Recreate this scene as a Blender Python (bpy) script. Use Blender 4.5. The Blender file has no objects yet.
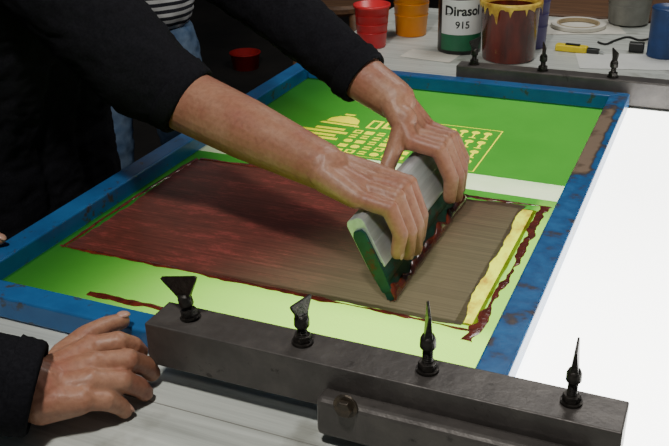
import bpy, bmesh, math, random
from mathutils import Vector, Matrix, noise
random.seed(7)
SC = bpy.context.scene
COL = SC.collection
# ---------------------------------------------------------------- camera solved from two vanishing points
W_, H_, F_ = 669, 446, 904.0
H0 = 0.55
Xc = -Vector((-1944-334.5, -158-223, F_)).normalized()
Yc = Vector((769-334.5, -226-223, F_)); Yc = (Yc - Xc*Yc.dot(Xc)).normalized()
Zc = Xc.cross(Yc)
CAM = Vector((0, 0, H0))
right = Vector((Xc[0], Yc[0], Zc[0])); down = Vector((Xc[1], Yc[1], Zc[1])); fwd = Vector((Xc[2], Yc[2], Zc[2]))
cd = bpy.data.cameras.new('camera'); cam = bpy.data.objects.new('camera', cd); COL.objects.link(cam)
m = Matrix((right, -down, -fwd)).transposed().to_4x4(); m.translation = CAM
cam.matrix_world = m; cd.sensor_width = 36; cd.lens = F_/W_*36; cd.clip_start = 0.02
SC.camera = cam
def ray(px, py):
    u, w = px-334.5, py-223
    return right*u + down*w + fwd*F_
def at(px, py, z=0.0):
    r = ray(px, py); t = (z-H0)/r.z
    return CAM + r*t
def aty(px, py, y):
    r = ray(px, py); return CAM + r*(y/r.y)

# ---------------------------------------------------------------- materials
def nodes(name):
    mt = bpy.data.materials.new(name); mt.use_nodes = True
    nt = mt.node_tree; b = nt.nodes['Principled BSDF']; return mt, nt, b
def N(nt, t, **kw):
    n = nt.nodes.new(t)
    for k, v in kw.items():
        if k in n.inputs: n.inputs[k].default_value = v
        else: setattr(n, k, v)
    return n
def pos(nt, scale=(1,1,1), obj=True):
    if obj:
        t = N(nt, 'ShaderNodeTexCoord').outputs['Object']
    else:
        t = N(nt, 'ShaderNodeNewGeometry').outputs['Position']
    mp = N(nt, 'ShaderNodeMapping'); mp.inputs['Scale'].default_value = scale
    nt.links.new(t, mp.inputs['Vector']); return mp.outputs[0]
def c4(c): return (c[0], c[1], c[2], 1)
def ramp(nt, fac, stops):
    r = N(nt, 'ShaderNodeValToRGB'); e = r.color_ramp.elements
    e[0].position = stops[0][0]; e[0].color = c4(stops[0][1]); e[1].position = stops[-1][0]; e[1].color = c4(stops[-1][1])
    for p, c in stops[1:-1]:
        q = e.new(p); q.color = c4(c)
    nt.links.new(fac, r.inputs[0]); return r.outputs[0]
def mat(name, c1, c2=None, rough=.5, metal=0, ns=20, stretch=(1,1,1), bump=0, bscale=None, lo=.35, hi=.65, sss=0, spec=.5, coat=0, wear=None, dist=.002):
    mt, nt, b = nodes(name)
    c2 = c2 or tuple(x*.75 for x in c1)
    v = pos(nt, stretch)
    n = N(nt, 'ShaderNodeTexNoise', Scale=ns, Detail=6.0, Roughness=.6); nt.links.new(v, n.inputs['Vector'])
    col = ramp(nt, n.outputs['Fac'], [(lo, c1), (hi, c2)])
    if wear:
        wc, ws, wl = wear
        n3 = N(nt, 'ShaderNodeTexNoise', Scale=ws, Detail=8.0, Roughness=.7); nt.links.new(pos(nt, (1,1,1), False), n3.inputs['Vector'])
        f = ramp(nt, n3.outputs['Fac'], [(wl, (0,0,0)), (wl+.06, (1,1,1))])
        mx = N(nt, 'ShaderNodeMixRGB'); nt.links.new(f, mx.inputs[0]); nt.links.new(col, mx.inputs[1]); mx.inputs[2].default_value = c4(wc); col = mx.outputs[0]
    nt.links.new(col, b.inputs['Base Color'])
    b.inputs['Roughness'].default_value = rough; b.inputs['Metallic'].default_value = metal
    b.inputs['Specular IOR Level'].default_value = spec; b.inputs['Coat Weight'].default_value = coat
    if bump:
        n2 = N(nt, 'ShaderNodeTexNoise', Scale=bscale or ns*3, Detail=5.0); nt.links.new(v, n2.inputs['Vector'])
        bp = N(nt, 'ShaderNodeBump', Strength=bump, Distance=dist); nt.links.new(n2.outputs['Fac'], bp.inputs['Height'])
        nt.links.new(bp.outputs[0], b.inputs['Normal'])
    return mt
M = {}
M['blue'] = mat('blue_paint', (.02,.135,.35), (.012,.075,.22), rough=.30, ns=12, bump=.22, lo=.3, hi=.7, wear=((.045,.05,.06),38,.58))
M['steel'] = mat('dark_steel', (.070,.063,.059), (.11,.10,.092), rough=.42, metal=.4, ns=30, bump=.35, lo=.4, hi=.75, wear=((.035,.03,.028),40,.62))
M['bolt'] = mat('bolt_steel', (.045,.040,.035), (.012,.011,.010), rough=.42, metal=.6, ns=120, bump=.4, wear=((.12,.10,.08),150,.62))
M['rust'] = mat('bolt_brass', (.10,.075,.05), (.04,.035,.03), rough=.45, metal=.6, ns=90)
M['alu'] = mat('aluminium', (.62,.65,.65), (.50,.53,.53), rough=.36, metal=.55, ns=6, stretch=(30,1,30), bump=.05, wear=((.22,.27,.24),30,.64))
M['greenp'] = mat('green_rubber', (.004,.060,.045), (.002,.030,.022), rough=.5, ns=30, spec=.35, wear=((.07,.010,.007),40,.57))
M['inkwet'] = mat('wet_red_ink', (.17,.028,.015), (.08,.016,.010), rough=.18, ns=60, bump=.5, bscale=120, coat=.5)
def skin_mat():
    mt, nt, b = nodes('skin')
    v = pos(nt, (1,1,1), False)
    n = N(nt, 'ShaderNodeTexNoise', Scale=22.0, Detail=4.0, Roughness=.55); nt.links.new(v, n.inputs['Vector'])
    a = ramp(nt, n.outputs['Fac'], [(.32,(.38,.205,.130)), (.5,(.335,.160,.098)), (.7,(.31,.120,.078))])
    n2 = N(nt, 'ShaderNodeTexNoise', Scale=190.0, Detail=5.0); nt.links.new(v, n2.inputs['Vector'])
    s = ramp(nt, n2.outputs['Fac'], [(.35,(.74,.68,.66)), (.6,(1.06,1.06,1.06))])
    mx = N(nt, 'ShaderNodeMixRGB', blend_type='MULTIPLY'); mx.inputs[0].default_value = .5
    nt.links.new(a, mx.inputs[1]); nt.links.new(s, mx.inputs[2]); nt.links.new(mx.outputs[0], b.inputs['Base Color'])
    b.inputs['Roughness'].default_value = .46; b.inputs['Subsurface Weight'].default_value = .05; b.inputs['Specular IOR Level'].default_value = .45
    b.inputs['Subsurface Radius'].default_value = (1,.35,.2); b.inputs['Subsurface Scale'].default_value = .004
    bp = N(nt, 'ShaderNodeBump', Strength=.35, Distance=.0016); nt.links.new(n2.outputs['Fac'], bp.inputs['Height']); nt.links.new(bp.outputs[0], b.inputs['Normal'])
    return mt
M['skin'] = skin_mat()
M['nail'] = mat('nail', (.48,.28,.21), (.42,.23,.17), rough=.35, ns=50)
M['black'] = mat('black_knit', (.006,.006,.008), (.011,.011,.014), rough=.95, ns=300, bump=.3, spec=.1)
M['trousers'] = mat('black_denim', (.008,.008,.01), (.015,.015,.018), rough=.9, ns=200, bump=.2, spec=.1)
M['jeans'] = mat('blue_denim', (.04,.08,.16), (.14,.20,.29), rough=.9, ns=14, bump=.2, bscale=300, spec=.2)
M['hair'] = mat('dark_hair', (.03,.018,.01), (.01,.006,.004), rough=.5, ns=60, stretch=(1,1,.1), bump=.5)
M['eye'] = mat('eye', (.7,.68,.64), (.6,.58,.55), rough=.2)
M['iris'] = mat('iris', (.04,.025,.015), rough=.2)
M['shoe'] = mat('shoe', (.03,.03,.03), rough=.6)
M['floor'] = mat('floor_concrete', (.045,.038,.033), (.024,.021,.02), rough=.8, ns=3, bump=.2)
M['wall'] = mat('wall_paint', (.05,.045,.042), (.035,.032,.03), rough=.9, ns=2)
M['wood'] = mat('brown_wood', (.17,.085,.04), (.09,.045,.022), rough=.55, ns=6, stretch=(1,12,12), bump=.1)
M['redcup'] = mat('red_plastic', (.75,.035,.04), (.55,.02,.03), rough=.35, ns=8)
M['orange'] = mat('orange_plastic', (.95,.36,.02), (.8,.25,.015), rough=.35, ns=8)
M['purple'] = mat('purple_plastic', (.12,.09,.3), rough=.4)
M['maroon'] = mat('maroon_ink', (.20,.028,.018), (.07,.012,.009), rough=.25, ns=30, stretch=(1,1,.25), coat=.3, wear=((.30,.18,.05),28,.64))
M['yellowink'] = mat('yellow_ink', (.78,.58,.08), (.35,.16,.03), rough=.35, ns=40)
M['blackpl'] = mat('black_plastic', (.012,.014,.014), rough=.35)
M['white'] = mat('white_plastic', (.75,.77,.74), (.68,.7,.67), rough=.4)
M['labelgreen'] = mat('green_label', (.02,.16,.07), rough=.4)
M['grey'] = mat('grey_plastic', (.30,.30,.27), (.2,.2,.18), rough=.5)
M['paper'] = mat('paper', (.72,.70,.62), (.6,.58,.5), rough=.8, ns=8)
M['card'] = mat('cardboard', (.45,.36,.22), (.35,.27,.16), rough=.8)
M['yellowpl'] = mat('yellow_plastic', (.9,.7,.02), rough=.35)
M['bluecan'] = mat('blue_can', (.02,.06,.2), (.015,.04,.12), rough=.4)
M['cord'] = mat('black_cord', (.015,.015,.015), rough=.5)
M['red'] = mat('red_tub', (.60,.015,.015), rough=.6)

def table_mat():
    mt, nt, b = nodes('table_laminate')
    v = pos(nt, (2,60,1), False)
    n = N(nt, 'ShaderNodeTexNoise', Scale=1.6, Detail=7.0, Roughness=.65); nt.links.new(v, n.inputs['Vector'])
    a = ramp(nt, n.outputs['Fac'], [(.3,(.34,.36,.33)), (.5,(.50,.53,.49)), (.72,(.62,.65,.60))])
    v2 = pos(nt, (1,1,1), False)
    n2 = N(nt, 'ShaderNodeTexNoise', Scale=14.0, Detail=6.0); nt.links.new(v2, n2.inputs['Vector'])
    s = ramp(nt, n2.outputs['Fac'], [(.58,(1,1,1)), (.70,(.42,.40,.36))])
    mx = N(nt, 'ShaderNodeMixRGB', blend_type='MULTIPLY'); mx.inputs[0].default_value = .6
    nt.links.new(a, mx.inputs[1]); nt.links.new(s, mx.inputs[2]); nt.links.new(mx.outputs[0], b.inputs['Base Color'])
    b.inputs['Roughness'].default_value = .42
    return mt
M['table'] = table_mat()
def mrange(nt, src, a, b_, c, d, smooth=True):
    mr = N(nt, 'ShaderNodeMapRange')
    if smooth: mr.interpolation_type = 'SMOOTHSTEP'
    mr.inputs[1].default_value=a; mr.inputs[2].default_value=b_; mr.inputs[3].default_value=c; mr.inputs[4].default_value=d
    nt.links.new(src, mr.inputs[0]); return mr.outputs[0]
def mul(nt, a, b_):
    mu = N(nt, 'ShaderNodeMath', operation='MULTIPLY'); nt.links.new(a, mu.inputs[0])
    if isinstance(b_, (int, float)): mu.inputs[1].default_value = b_
    else: nt.links.new(b_, mu.inputs[1])
    return mu.outputs[0]
def pane_mat():
    mt, nt, b = nodes('lit_glass')
    g = N(nt, 'ShaderNodeNewGeometry'); s = N(nt, 'ShaderNodeSeparateXYZ'); nt.links.new(g.outputs['Position'], s.inputs[0])
    gx = mrange(nt, s.outputs[0], -.80, -.50, .08, 1)
    gy = mrange(nt, s.outputs[1], .78, 1.35, 1.0, .78)
    st = mul(nt, mul(nt, gx, gy), 6.8)
    b.inputs['Base Color'].default_value = (.8,.8,.78,1); b.inputs['Roughness'].default_value = .25
    b.inputs['Emission Color'].default_value = (1,1,.95,1); nt.links.new(st, b.inputs['Emission Strength'])
    return mt
M['pane'] = pane_mat()
def tinted(name, T, D, fac, rough=.4, T2=None, D2=None, ns=10, stretch=(1,1,1), bump=0, lo=.4, hi=.6, coat=0, front=None):
    mt, nt, b = nodes(name)
    v = pos(nt, stretch, False)
    n = N(nt, 'ShaderNodeTexNoise', Scale=ns, Detail=7.0, Roughness=.6); nt.links.new(v, n.inputs['Vector'])
    tr = N(nt, 'ShaderNodeBsdfTransparent')
    tc = ramp(nt, n.outputs['Fac'], [(lo, T), (hi, T2 or T)])
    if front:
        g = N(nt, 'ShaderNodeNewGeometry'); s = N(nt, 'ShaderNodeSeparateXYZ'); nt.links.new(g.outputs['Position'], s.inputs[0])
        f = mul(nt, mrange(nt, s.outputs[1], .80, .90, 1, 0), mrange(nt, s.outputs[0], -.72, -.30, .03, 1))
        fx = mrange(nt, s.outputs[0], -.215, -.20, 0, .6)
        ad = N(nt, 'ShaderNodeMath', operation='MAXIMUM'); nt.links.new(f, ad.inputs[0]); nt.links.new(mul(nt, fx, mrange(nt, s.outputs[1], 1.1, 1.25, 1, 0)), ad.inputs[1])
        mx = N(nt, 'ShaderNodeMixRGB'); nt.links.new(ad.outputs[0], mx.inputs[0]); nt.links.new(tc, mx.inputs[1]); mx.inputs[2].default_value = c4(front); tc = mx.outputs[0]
    nt.links.new(tc, tr.inputs[0])
    nt.links.new(ramp(nt, n.outputs['Fac'], [(lo, D), (hi, D2 or D)]), b.inputs['Base Color'])
    b.inputs['Roughness'].default_value = rough; b.inputs['Coat Weight'].default_value = coat; b.inputs['Specular IOR Level'].default_value = .35
    if bump:
        bp = N(nt, 'ShaderNodeBump', Strength=bump, Distance=.001); nt.links.new(n.outputs['Fac'], bp.inputs['Height']); nt.links.new(bp.outputs[0], b.inputs['Normal'])
    mx = N(nt, 'ShaderNodeMixShader'); mx.inputs[0].default_value = fac
    nt.links.new(tr.outputs[0], mx.inputs[1]); nt.links.new(b.outputs[0], mx.inputs[2])
    nt.links.new(mx.outputs[0], nt.nodes['Material Output'].inputs[0])
    return mt
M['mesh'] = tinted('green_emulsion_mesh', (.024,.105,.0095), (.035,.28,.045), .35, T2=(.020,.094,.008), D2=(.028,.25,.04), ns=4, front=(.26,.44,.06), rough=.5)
M['pale'] = tinted('open_mesh', (.29,.34,.22), (.6,.68,.5), .35, T2=(.24,.31,.17), ns=12)
M['yel'] = tinted('stencil_yellow', (.34,.31,.004), (.85,.80,.02), .3)
M['yband'] = tinted('yellow_ink_band', (.30,.34,.018), (.5,.5,.03), .25, T2=(.17,.11,.012), D2=(.3,.12,.02), ns=45, stretch=(1,.6,1), lo=.44, hi=.68)
def ink_mat():
    mt, nt, b = nodes('spread_ink')
    g = N(nt, 'ShaderNodeNewGeometry'); s = N(nt, 'ShaderNodeSeparateXYZ'); nt.links.new(g.outputs['Position'], s.inputs[0])
    v = pos(nt, (.9,190,1), False)
    n = N(nt, 'ShaderNodeTexNoise', Scale=1.5, Detail=4.0, Roughness=.6); nt.links.new(v, n.inputs['Vector'])
    v2 = pos(nt, (8,26,1), False)
    n2 = N(nt, 'ShaderNodeTexNoise', Scale=1.6, Detail=9.0, Roughness=.82); nt.links.new(v2, n2.inputs['Vector'])
    xx = N(nt, 'ShaderNodeMath', operation='MULTIPLY_ADD'); nt.links.new(s.outputs[1], xx.inputs[0]); xx.inputs[1].default_value = -.55; nt.links.new(s.outputs[0], xx.inputs[2])
    x = mrange(nt, xx.outputs[0], -1.06, -.80, 0, 1)
    left = ramp(nt, n2.outputs['Fac'], [(.38,(.150,.055,.042)), (.52,(.20,.060,.046)), (.62,(.36,.085,.070))])
    rgt = ramp(nt, n2.outputs['Fac'], [(.3,(.135,.112,.072)), (.7,(.160,.134,.088))])
    mx = N(nt, 'ShaderNodeMixRGB'); nt.links.new(x, mx.inputs[0]); nt.links.new(left, mx.inputs[1]); nt.links.new(rgt, mx.inputs[2])
    st = ramp(nt, n.outputs['Fac'], [(.38,(.74,.72,.72)), (.62,(1.16,1.14,1.12))])
    ml = N(nt, 'ShaderNodeMixRGB', blend_type='MULTIPLY'); ml.inputs[0].default_value = .7; nt.links.new(mx.outputs[0], ml.inputs[1]); nt.links.new(st, ml.inputs[2])
    nt.links.new(ml.outputs[0], b.inputs['Base Color']); b.inputs['Roughness'].default_value = .24
    bp = N(nt, 'ShaderNodeBump', Strength=.3, Distance=.0007); nt.links.new(n.outputs['Fac'], bp.inputs['Height']); nt.links.new(bp.outputs[0], b.inputs['Normal'])
    tr = N(nt, 'ShaderNodeBsdfTransparent')
    tl = N(nt, 'ShaderNodeMixRGB'); tl.inputs[1].default_value=(.0085,.0022,.0018,1); tl.inputs[2].default_value=(.044,.039,.022,1); nt.links.new(x, tl.inputs[0])
    tm = N(nt, 'ShaderNodeMixRGB', blend_type='MULTIPLY'); tm.inputs[0].default_value = .6; nt.links.new(tl.outputs[0], tm.inputs[1]); nt.links.new(st, tm.inputs[2])
    nt.links.new(tm.outputs[0], tr.inputs[0])
    ms = N(nt, 'ShaderNodeMixShader'); ms.inputs[0].default_value = .68
    nt.links.new(tr.outputs[0], ms.inputs[1]); nt.links.new(b.outputs[0], ms.inputs[2]); nt.links.new(ms.outputs[0], nt.nodes['Material Output'].inputs[0])
    return mt
M['ink'] = ink_mat()
def stripes():
    mt, nt, b = nodes('striped_knit')
    g = N(nt, 'ShaderNodeNewGeometry'); s = N(nt, 'ShaderNodeSeparateXYZ'); nt.links.new(g.outputs['Position'], s.inputs[0])
    fr = N(nt, 'ShaderNodeMath', operation='FRACT'); nt.links.new(mul(nt, s.outputs[2], 55), fr.inputs[0])
    r = ramp(nt, fr.outputs[0], [(.0,(.02,.02,.03)), (1,(.6,.6,.6))])
    nt.nodes[-1].color_ramp.interpolation = 'CONSTANT'; nt.nodes[-1].color_ramp.elements[1].position = .5
    nt.links.new(r, b.inputs['Base Color']); b.inputs['Roughness'].default_value = .9
    return mt
M['stripe'] = stripes()
def rail_wear():
    mt, nt, b = nodes('worn_blue_paint')
    g = N(nt, 'ShaderNodeNewGeometry'); s = N(nt, 'ShaderNodeSeparateXYZ'); nt.links.new(g.outputs['Position'], s.inputs[0])
    v = pos(nt, (1,1,1), False); n = N(nt, 'ShaderNodeTexNoise', Scale=45.0, Detail=5.0); nt.links.new(v, n.inputs['Vector'])
    p = mul(nt, mrange(nt, s.outputs[1], 1.22, 1.30, 0, 1), mrange(nt, s.outputs[1], 1.62, 1.52, 0, 1))
    q = mul(nt, p, mrange(nt, s.outputs[0], -.148, -.158, 0, 1))
    ad = N(nt, 'ShaderNodeMath', operation='MULTIPLY_ADD'); nt.links.new(q, ad.inputs[0]); ad.inputs[1].default_value=.5; nt.links.new(n.outputs['Fac'], ad.inputs[2])
    nt.links.new(ramp(nt, ad.outputs[0], [(.3,(.022,.15,.38)), (.56,(.012,.09,.26)), (.66,(.05,.05,.07)), (.80,(.13,.09,.06)), (.95,(.24,.17,.12))]), b.inputs['Base Color'])
    b.inputs['Roughness'].default_value = .28
    bp = N(nt, 'ShaderNodeBump', Strength=.25, Distance=.002); nt.links.new(n.outputs['Fac'], bp.inputs['Height']); nt.links.new(bp.outputs[0], b.inputs['Normal'])
    return mt
M['blueworn'] = rail_wear()

# ---------------------------------------------------------------- object helpers
def root(name, label, cat, loc, group=None):
    o = bpy.data.objects.new(name, None); o.empty_display_size = .05; COL.objects.link(o); o.location = loc
    o['label'] = label; o['category'] = cat
    if group: o['group'] = group
    return o
def link(name, me, material, parent=None, world=True, smooth=False, label=None):
    o = bpy.data.objects.new(name, me); COL.objects.link(o)
    if material and not me.materials: me.materials.append(material)
    if smooth:
        for p in me.polygons: p.use_smooth = True
    if parent is not None:
        if world:
            off = Vector(); q = parent
            while q is not None: off += q.location; q = q.parent
            me.transform(Matrix.Translation(-off))
        o.parent = parent
    if label: o['label'] = label
    return o
def fin(name, bm, material, parent=None, world=True, smooth=False, label=None, bevel=0, seg=2):
    bmesh.ops.recalc_face_normals(bm, faces=bm.faces)
    me = bpy.data.meshes.new(name); bm.to_mesh(me); bm.free()
    o = link(name, me, material, parent, world, smooth, label)
    if bevel:
        b = o.modifiers.new('bevel', 'BEVEL'); b.width = bevel; b.segments = seg; b.limit_method = 'ANGLE'; b.angle_limit = .6
    return o
def tag(o, label, cat, group=None, kind=None):
    o['label'] = label; o['category'] = cat
    if group: o['group'] = group
    if kind: o['kind'] = kind
    return o
def recentre(o):
    vs = [v.co for v in o.data.vertices]
    c = Vector((sum(v.x for v in vs)/len(vs), sum(v.y for v in vs)/len(vs), min(v.z for v in vs)))
    o.data.transform(Matrix.Translation(-c)); o.location = o.location + c
    return o
def box(bm, x0, x1, y0, y1, z0, z1):
    vs = [bm.verts.new((x, y, z)) for z in (z0, z1) for y in (y0, y1) for x in (x0, x1)]
    for f in ((0,1,3,2),(4,5,7,6),(0,1,5,4),(2,3,7,6),(0,2,6,4),(1,3,7,5)): bm.faces.new([vs[i] for i in f])
def B(*a):
    bm = bmesh.new(); box(bm, *a); return bm
def basis(d):
    d = d.normalized(); a = Vector((0,0,1)) if abs(d.z) < .9 else Vector((1,0,0))
    u = d.cross(a).normalized(); v = d.cross(u); return u, v, d
def tube(bm, pts, radii, seg=14, flat=None):
    pts = [Vector(p) for p in pts]; rings = []
    u = None
    for i, p in enumerate(pts):
        d = (pts[min(i+1, len(pts)-1)] - pts[max(i-1, 0)]).normalized()
        if u is None: u, v, _ = basis(d)
        else:
            u = (u - d*u.dot(d)).normalized(); v = d.cross(u)
        r = radii[i] if isinstance(radii, (list, tuple)) else radii
        rings.append([bm.verts.new(p + (u*math.cos(2*math.pi*k/seg) + v*math.sin(2*math.pi*k/seg))*r) for k in range(seg)])
    for a, b in zip(rings, rings[1:]):
        for k in range(seg): bm.faces.new((a[k], a[(k+1)%seg], b[(k+1)%seg], b[k]))
    bm.faces.new(rings[0]); bm.faces.new(rings[-1])
def lathe(bm, prof, c=(0,0,0), seg=40, closed=False, frame=None):
    c = Vector(c); rings = []
    fu, fv, fw = frame or (Vector((1,0,0)), Vector((0,1,0)), Vector((0,0,1)))
    for r, z in prof:
        if r < 1e-6: rings.append([bm.verts.new(c + fw*z)])
        else: rings.append([bm.verts.new(c + fu*(r*math.cos(2*math.pi*k/seg)) + fv*(r*math.sin(2*math.pi*k/seg)) + fw*z) for k in range(seg)])
    prs = list(zip(rings, rings[1:])) + ([(rings[-1], rings[0])] if closed else [])
    for a, b in prs:
        for k in range(seg):
            k2 = (k+1) % seg
            if len(a) == 1: bm.faces.new((a[0], b[k2], b[k]))
            elif len(b) == 1: bm.faces.new((a[k], a[k2], b[0]))
            else: bm.faces.new((a[k], a[k2], b[k2], b[k]))
def prism_y(bm, poly, y0, y1):
    a = [bm.verts.new((x, y0, z)) for x, z in poly]; b = [bm.verts.new((x, y1, z)) for x, z in poly]
    bm.faces.new(a); bm.faces.new(b)
    for i in range(len(poly)): bm.faces.new((a[i], a[(i+1)%len(poly)], b[(i+1)%len(poly)], b[i]))
def prism_x(bm, poly, x0, x1):
    a = [bm.verts.new((x0, y, z)) for y, z in poly]; b = [bm.verts.new((x1, y, z)) for y, z in poly]
    bm.faces.new(a); bm.faces.new(b)
    for i in range(len(poly)): bm.faces.new((a[i], a[(i+1)%len(poly)], b[(i+1)%len(poly)], b[i]))

def cap(bm, p0, r0, p1, r1, seg=14):
    p0, p1 = Vector(p0), Vector(p1)
    bmesh.ops.create_icosphere(bm, subdivisions=2, radius=r0, matrix=Matrix.Translation(p0))
    bmesh.ops.create_icosphere(bm, subdivisions=2, radius=r1, matrix=Matrix.Translation(p1))
    if (p1-p0).length > 1e-5: tube(bm, [p0, p1], [r0, r1], seg)
def chain(bm, pts, rs, seg=14):
    for i in range(len(pts)-1): cap(bm, pts[i], rs[i], pts[i+1], rs[i+1], seg)
def ell(bm, c, ax, r, sub=3):
    mt = Matrix(((ax[0]*r[0])[:], (ax[1]*r[1])[:], (ax[2]*r[2])[:])).transposed().to_4x4(); mt.translation = Vector(c)
    bmesh.ops.create_icosphere(bm, subdivisions=sub, radius=1, matrix=mt)
AX = (Vector((1,0,0)), Vector((0,1,0)), Vector((0,0,1)))
def fuse(name, bm, material, parent, voxel, smooth=4, wrinkle=0, wscale=18):
    me = bpy.data.meshes.new(name); bmesh.ops.recalc_face_normals(bm, faces=bm.faces); bm.to_mesh(me); bm.free()
    t = bpy.data.objects.new('tmp', me); COL.objects.link(t)
    r = t.modifiers.new('r', 'REMESH'); r.mode = 'VOXEL'; r.voxel_size = voxel; r.use_smooth_shade = True
    if smooth:
        s = t.modifiers.new('s', 'SMOOTH'); s.factor = .5; s.iterations = smooth
    dg = bpy.context.evaluated_depsgraph_get()
    out = bpy.data.meshes.new_from_object(t.evaluated_get(dg)); out.name = name
    bpy.data.objects.remove(t)
    if wrinkle:
        ns = [v.normal.copy() for v in out.vertices]
        for v, n in zip(out.vertices, ns):
            q = Vector((v.co.x*wscale, v.co.y*wscale, v.co.z*wscale*1.8))
            a = noise.noise(q); b = 1-abs(noise.noise(q*1.7+Vector((5,5,5))))*2
            v.co += n*wrinkle*(a*.6 + b*.6)
    out.materials.clear()
    return link(name, out, material, parent, True, True)
def cuff(person, end, back, r0, r1, L=.035):
    w = (end-back).normalized(); u, v, _ = basis(w)
    bm = bmesh.new(); prof = [(r1-.004,.004),(r1-.001,.0065),(r1+.002,.004)]
    for k in range(1,6): prof.append((r1+.0022+(r0-r1)*k/5 + (.0008 if k%2 else 0), .004-L*k/5))
    prof += [(r0-.004,-L), (r1-.006,-.01)]
    lathe(bm, prof, end, 48, True, (u, v, w))
    return fin('cuff', bm, M['black'], person, True, True)

def finger(bm, pts, s=1.0, base=.0110):
    rs = [base*1.06*s, base*.98*s, base*.91*s, base*.80*s]
    chain(bm, pts, rs)
    bmesh.ops.create_icosphere(bm, subdivisions=2, radius=rs[1]*1.07, matrix=Matrix.Translation(pts[1]))
    bmesh.ops.create_icosphere(bm, subdivisions=2, radius=rs[2]*1.03, matrix=Matrix.Translation(pts[2]))
def nail(body, pts, dorsal, s=1.0):
    p = Vector(pts[-1]); d = (p-Vector(pts[-2])).normalized(); dorsal = (dorsal - d*dorsal.dot(d)).normalized(); w = d.cross(dorsal)
    bm = bmesh.new(); ell(bm, p + dorsal*.0062*s + d*.001, (w, d, dorsal), (.0052*s, .0064*s, .0022*s), 2)
    return fin('fingernail', bm, M['nail'], body, True, True)
def hand(bm, wrist, wr, fingers, thumb, palmar, s=1.0, side=None):
    wrist = Vector(wrist)
    mc = [Vector(f[0]) for f in fingers]
    across = (mc[0]-mc[3]).normalized()
    for i, f in enumerate(fingers):
        wp = wrist + across*(.012 - .008*i)*s
        cap(bm, wp, wr*.66, mc[i], .0126*s)
        cap(bm, wp + palmar*.008*s, wr*.6, mc[i] + palmar*.005*s - (mc[i]-wrist)*.12, .0118*s)
        cap(bm, wp - palmar*(wr*.34), .0050*s, mc[i] - palmar*.0070*s, .0046*s)
        bmesh.ops.create_icosphere(bm, subdivisions=2, radius=.0098*s, matrix=Matrix.Translation(mc[i]-palmar*.0044*s))
        fs = s*(1, 1.03, .98, .88)[i]
        finger(bm, f, fs)
        if i < 3:
            cap(bm, mc[i]*.86+wrist*.14, .0112*s, mc[i+1]*.86+wrist*.14, .0112*s)
            cap(bm, mc[i]*.55+wrist*.45-palmar*.001, .0130*s, mc[i+1]*.55+wrist*.45-palmar*.001, .0130*s)
    cap(bm, wrist + across*.018*s + palmar*.006, .014*s, thumb[0], .0145*s)
    mid = (mc[0]*.55 + wrist*.45); cap(bm, thumb[0], .013*s, mid, .0105*s)
    chain(bm, thumb, [.0145*s, .0115*s, .0102*s, .0086*s][:len(thumb)])
def head(bm, c, f, up):
    f = f.normalized(); r = up.cross(f).normalized(); u = f.cross(r)
    if u.dot(up) < 0: u = -u
    ax = (r, f, u); P = lambda a, b, d: c + r*a + f*b + u*d
    ell(bm, P(0,-.012,.03), ax, (.075,.094,.088))
    ell(bm, P(0,.022,-.03), ax, (.058,.066,.078))
    cap(bm, P(0,.055,-.088), .024, P(0,.04,-.075), .036)
    cap(bm, P(0,.088,.005), .008, P(0,.108,-.028), .012)
    cap(bm, P(-.012,.094,-.03), .008, P(.012,.094,-.03), .008)
    cap(bm, P(-.02,.083,-.056), .0065, P(.02,.083,-.056), .0065)
    cap(bm, P(-.02,.080,-.066), .007, P(.02,.080,-.066), .007)
    cap(bm, P(-.035,.076,.028), .010, P(.035,.076,.028), .010)
    for s in (-1,1):
        ell(bm, P(s*.074,-.005,-.005), ax, (.009,.018,.031))
        ell(bm, P(s*.042,.06,-.02), ax, (.02,.02,.018))
    return P, ax
def head_parts(body, person, P, ax):
    for s in (-1,1):
        b = bmesh.new(); ell(b, P(s*.031,.0745,.006), ax, (.013,.012,.012), 3); e = fin('eye', b, M['eye'], body, True, True)
        b = bmesh.new(); ell(b, P(s*.031,.0855,.006), ax, (.0058,.0025,.0058), 2); fin('iris', b, M['iris'], body, True, True)
    b = bmesh.new()
    ell(b, P(0,-.028,.045), ax, (.084,.094,.086)); ell(b, P(0,-.055,.0), ax, (.078,.062,.08)); ell(b, P(0,.03,.092), ax, (.06,.05,.03))
    fuse('hair', b, M['hair'], person, .005, 2, .003, 60)

# ================================================================ SETTING
fz = -.87
f = fin('floor', B(-5, 3, -1.5, 7.0, fz-.05, fz), M['floor']); f['kind'] = 'structure'
w = fin('wall_back', B(-5, 3, 7.0, 7.1, fz, 2.0), M['wall']); w['kind'] = 'structure'
w = fin('wall_left', B(-5.1, -5, -1.5, 7.1, fz, 2.0), M['wall']); w['kind'] = 'structure'

TB = root('light_table', 'long grey light table with glowing white glass under the screen frame', 'table', (-.0, 1.2, fz))
fin('table_top', B(-.845, .75, .30, 2.36, -.035, 0), M['table'], TB, bevel=.003)
fin('light_pane', B(-.80, .66, .680, 1.672, 0, .0015), M['pane'], TB, label='glowing white glass pane')
for x in (-.78, .70):
    for y in (.36, 2.28): fin('leg', B(x-.03, x+.03, y-.03, y+.03, fz, -.035), M['grey'], TB, bevel=.004)
for a in ((-.80,.72,.33,.35), (-.80,.72,2.31,2.33)): fin('apron', B(a[0], a[1], a[2], a[3], -.12, -.035), M['grey'], TB)
fin('seam_strip', B(-.845,.75,.597,.5982,.0,.0004), M['grey'], TB)

WB = root('wooden_bench', 'brown wooden bench top behind the grey table', 'bench', (.1, 2.8, fz))
fin('bench_top', B(-.62, 1.0, 2.37, 3.3, -.04, .004), M['wood'], WB, bevel=.004)
for x in (-.58, .95):
    for y in (2.42, 3.25): fin('leg', B(x-.03, x+.03, y-.03, y+.03, fz, -.04), M['wood'], WB)

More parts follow.
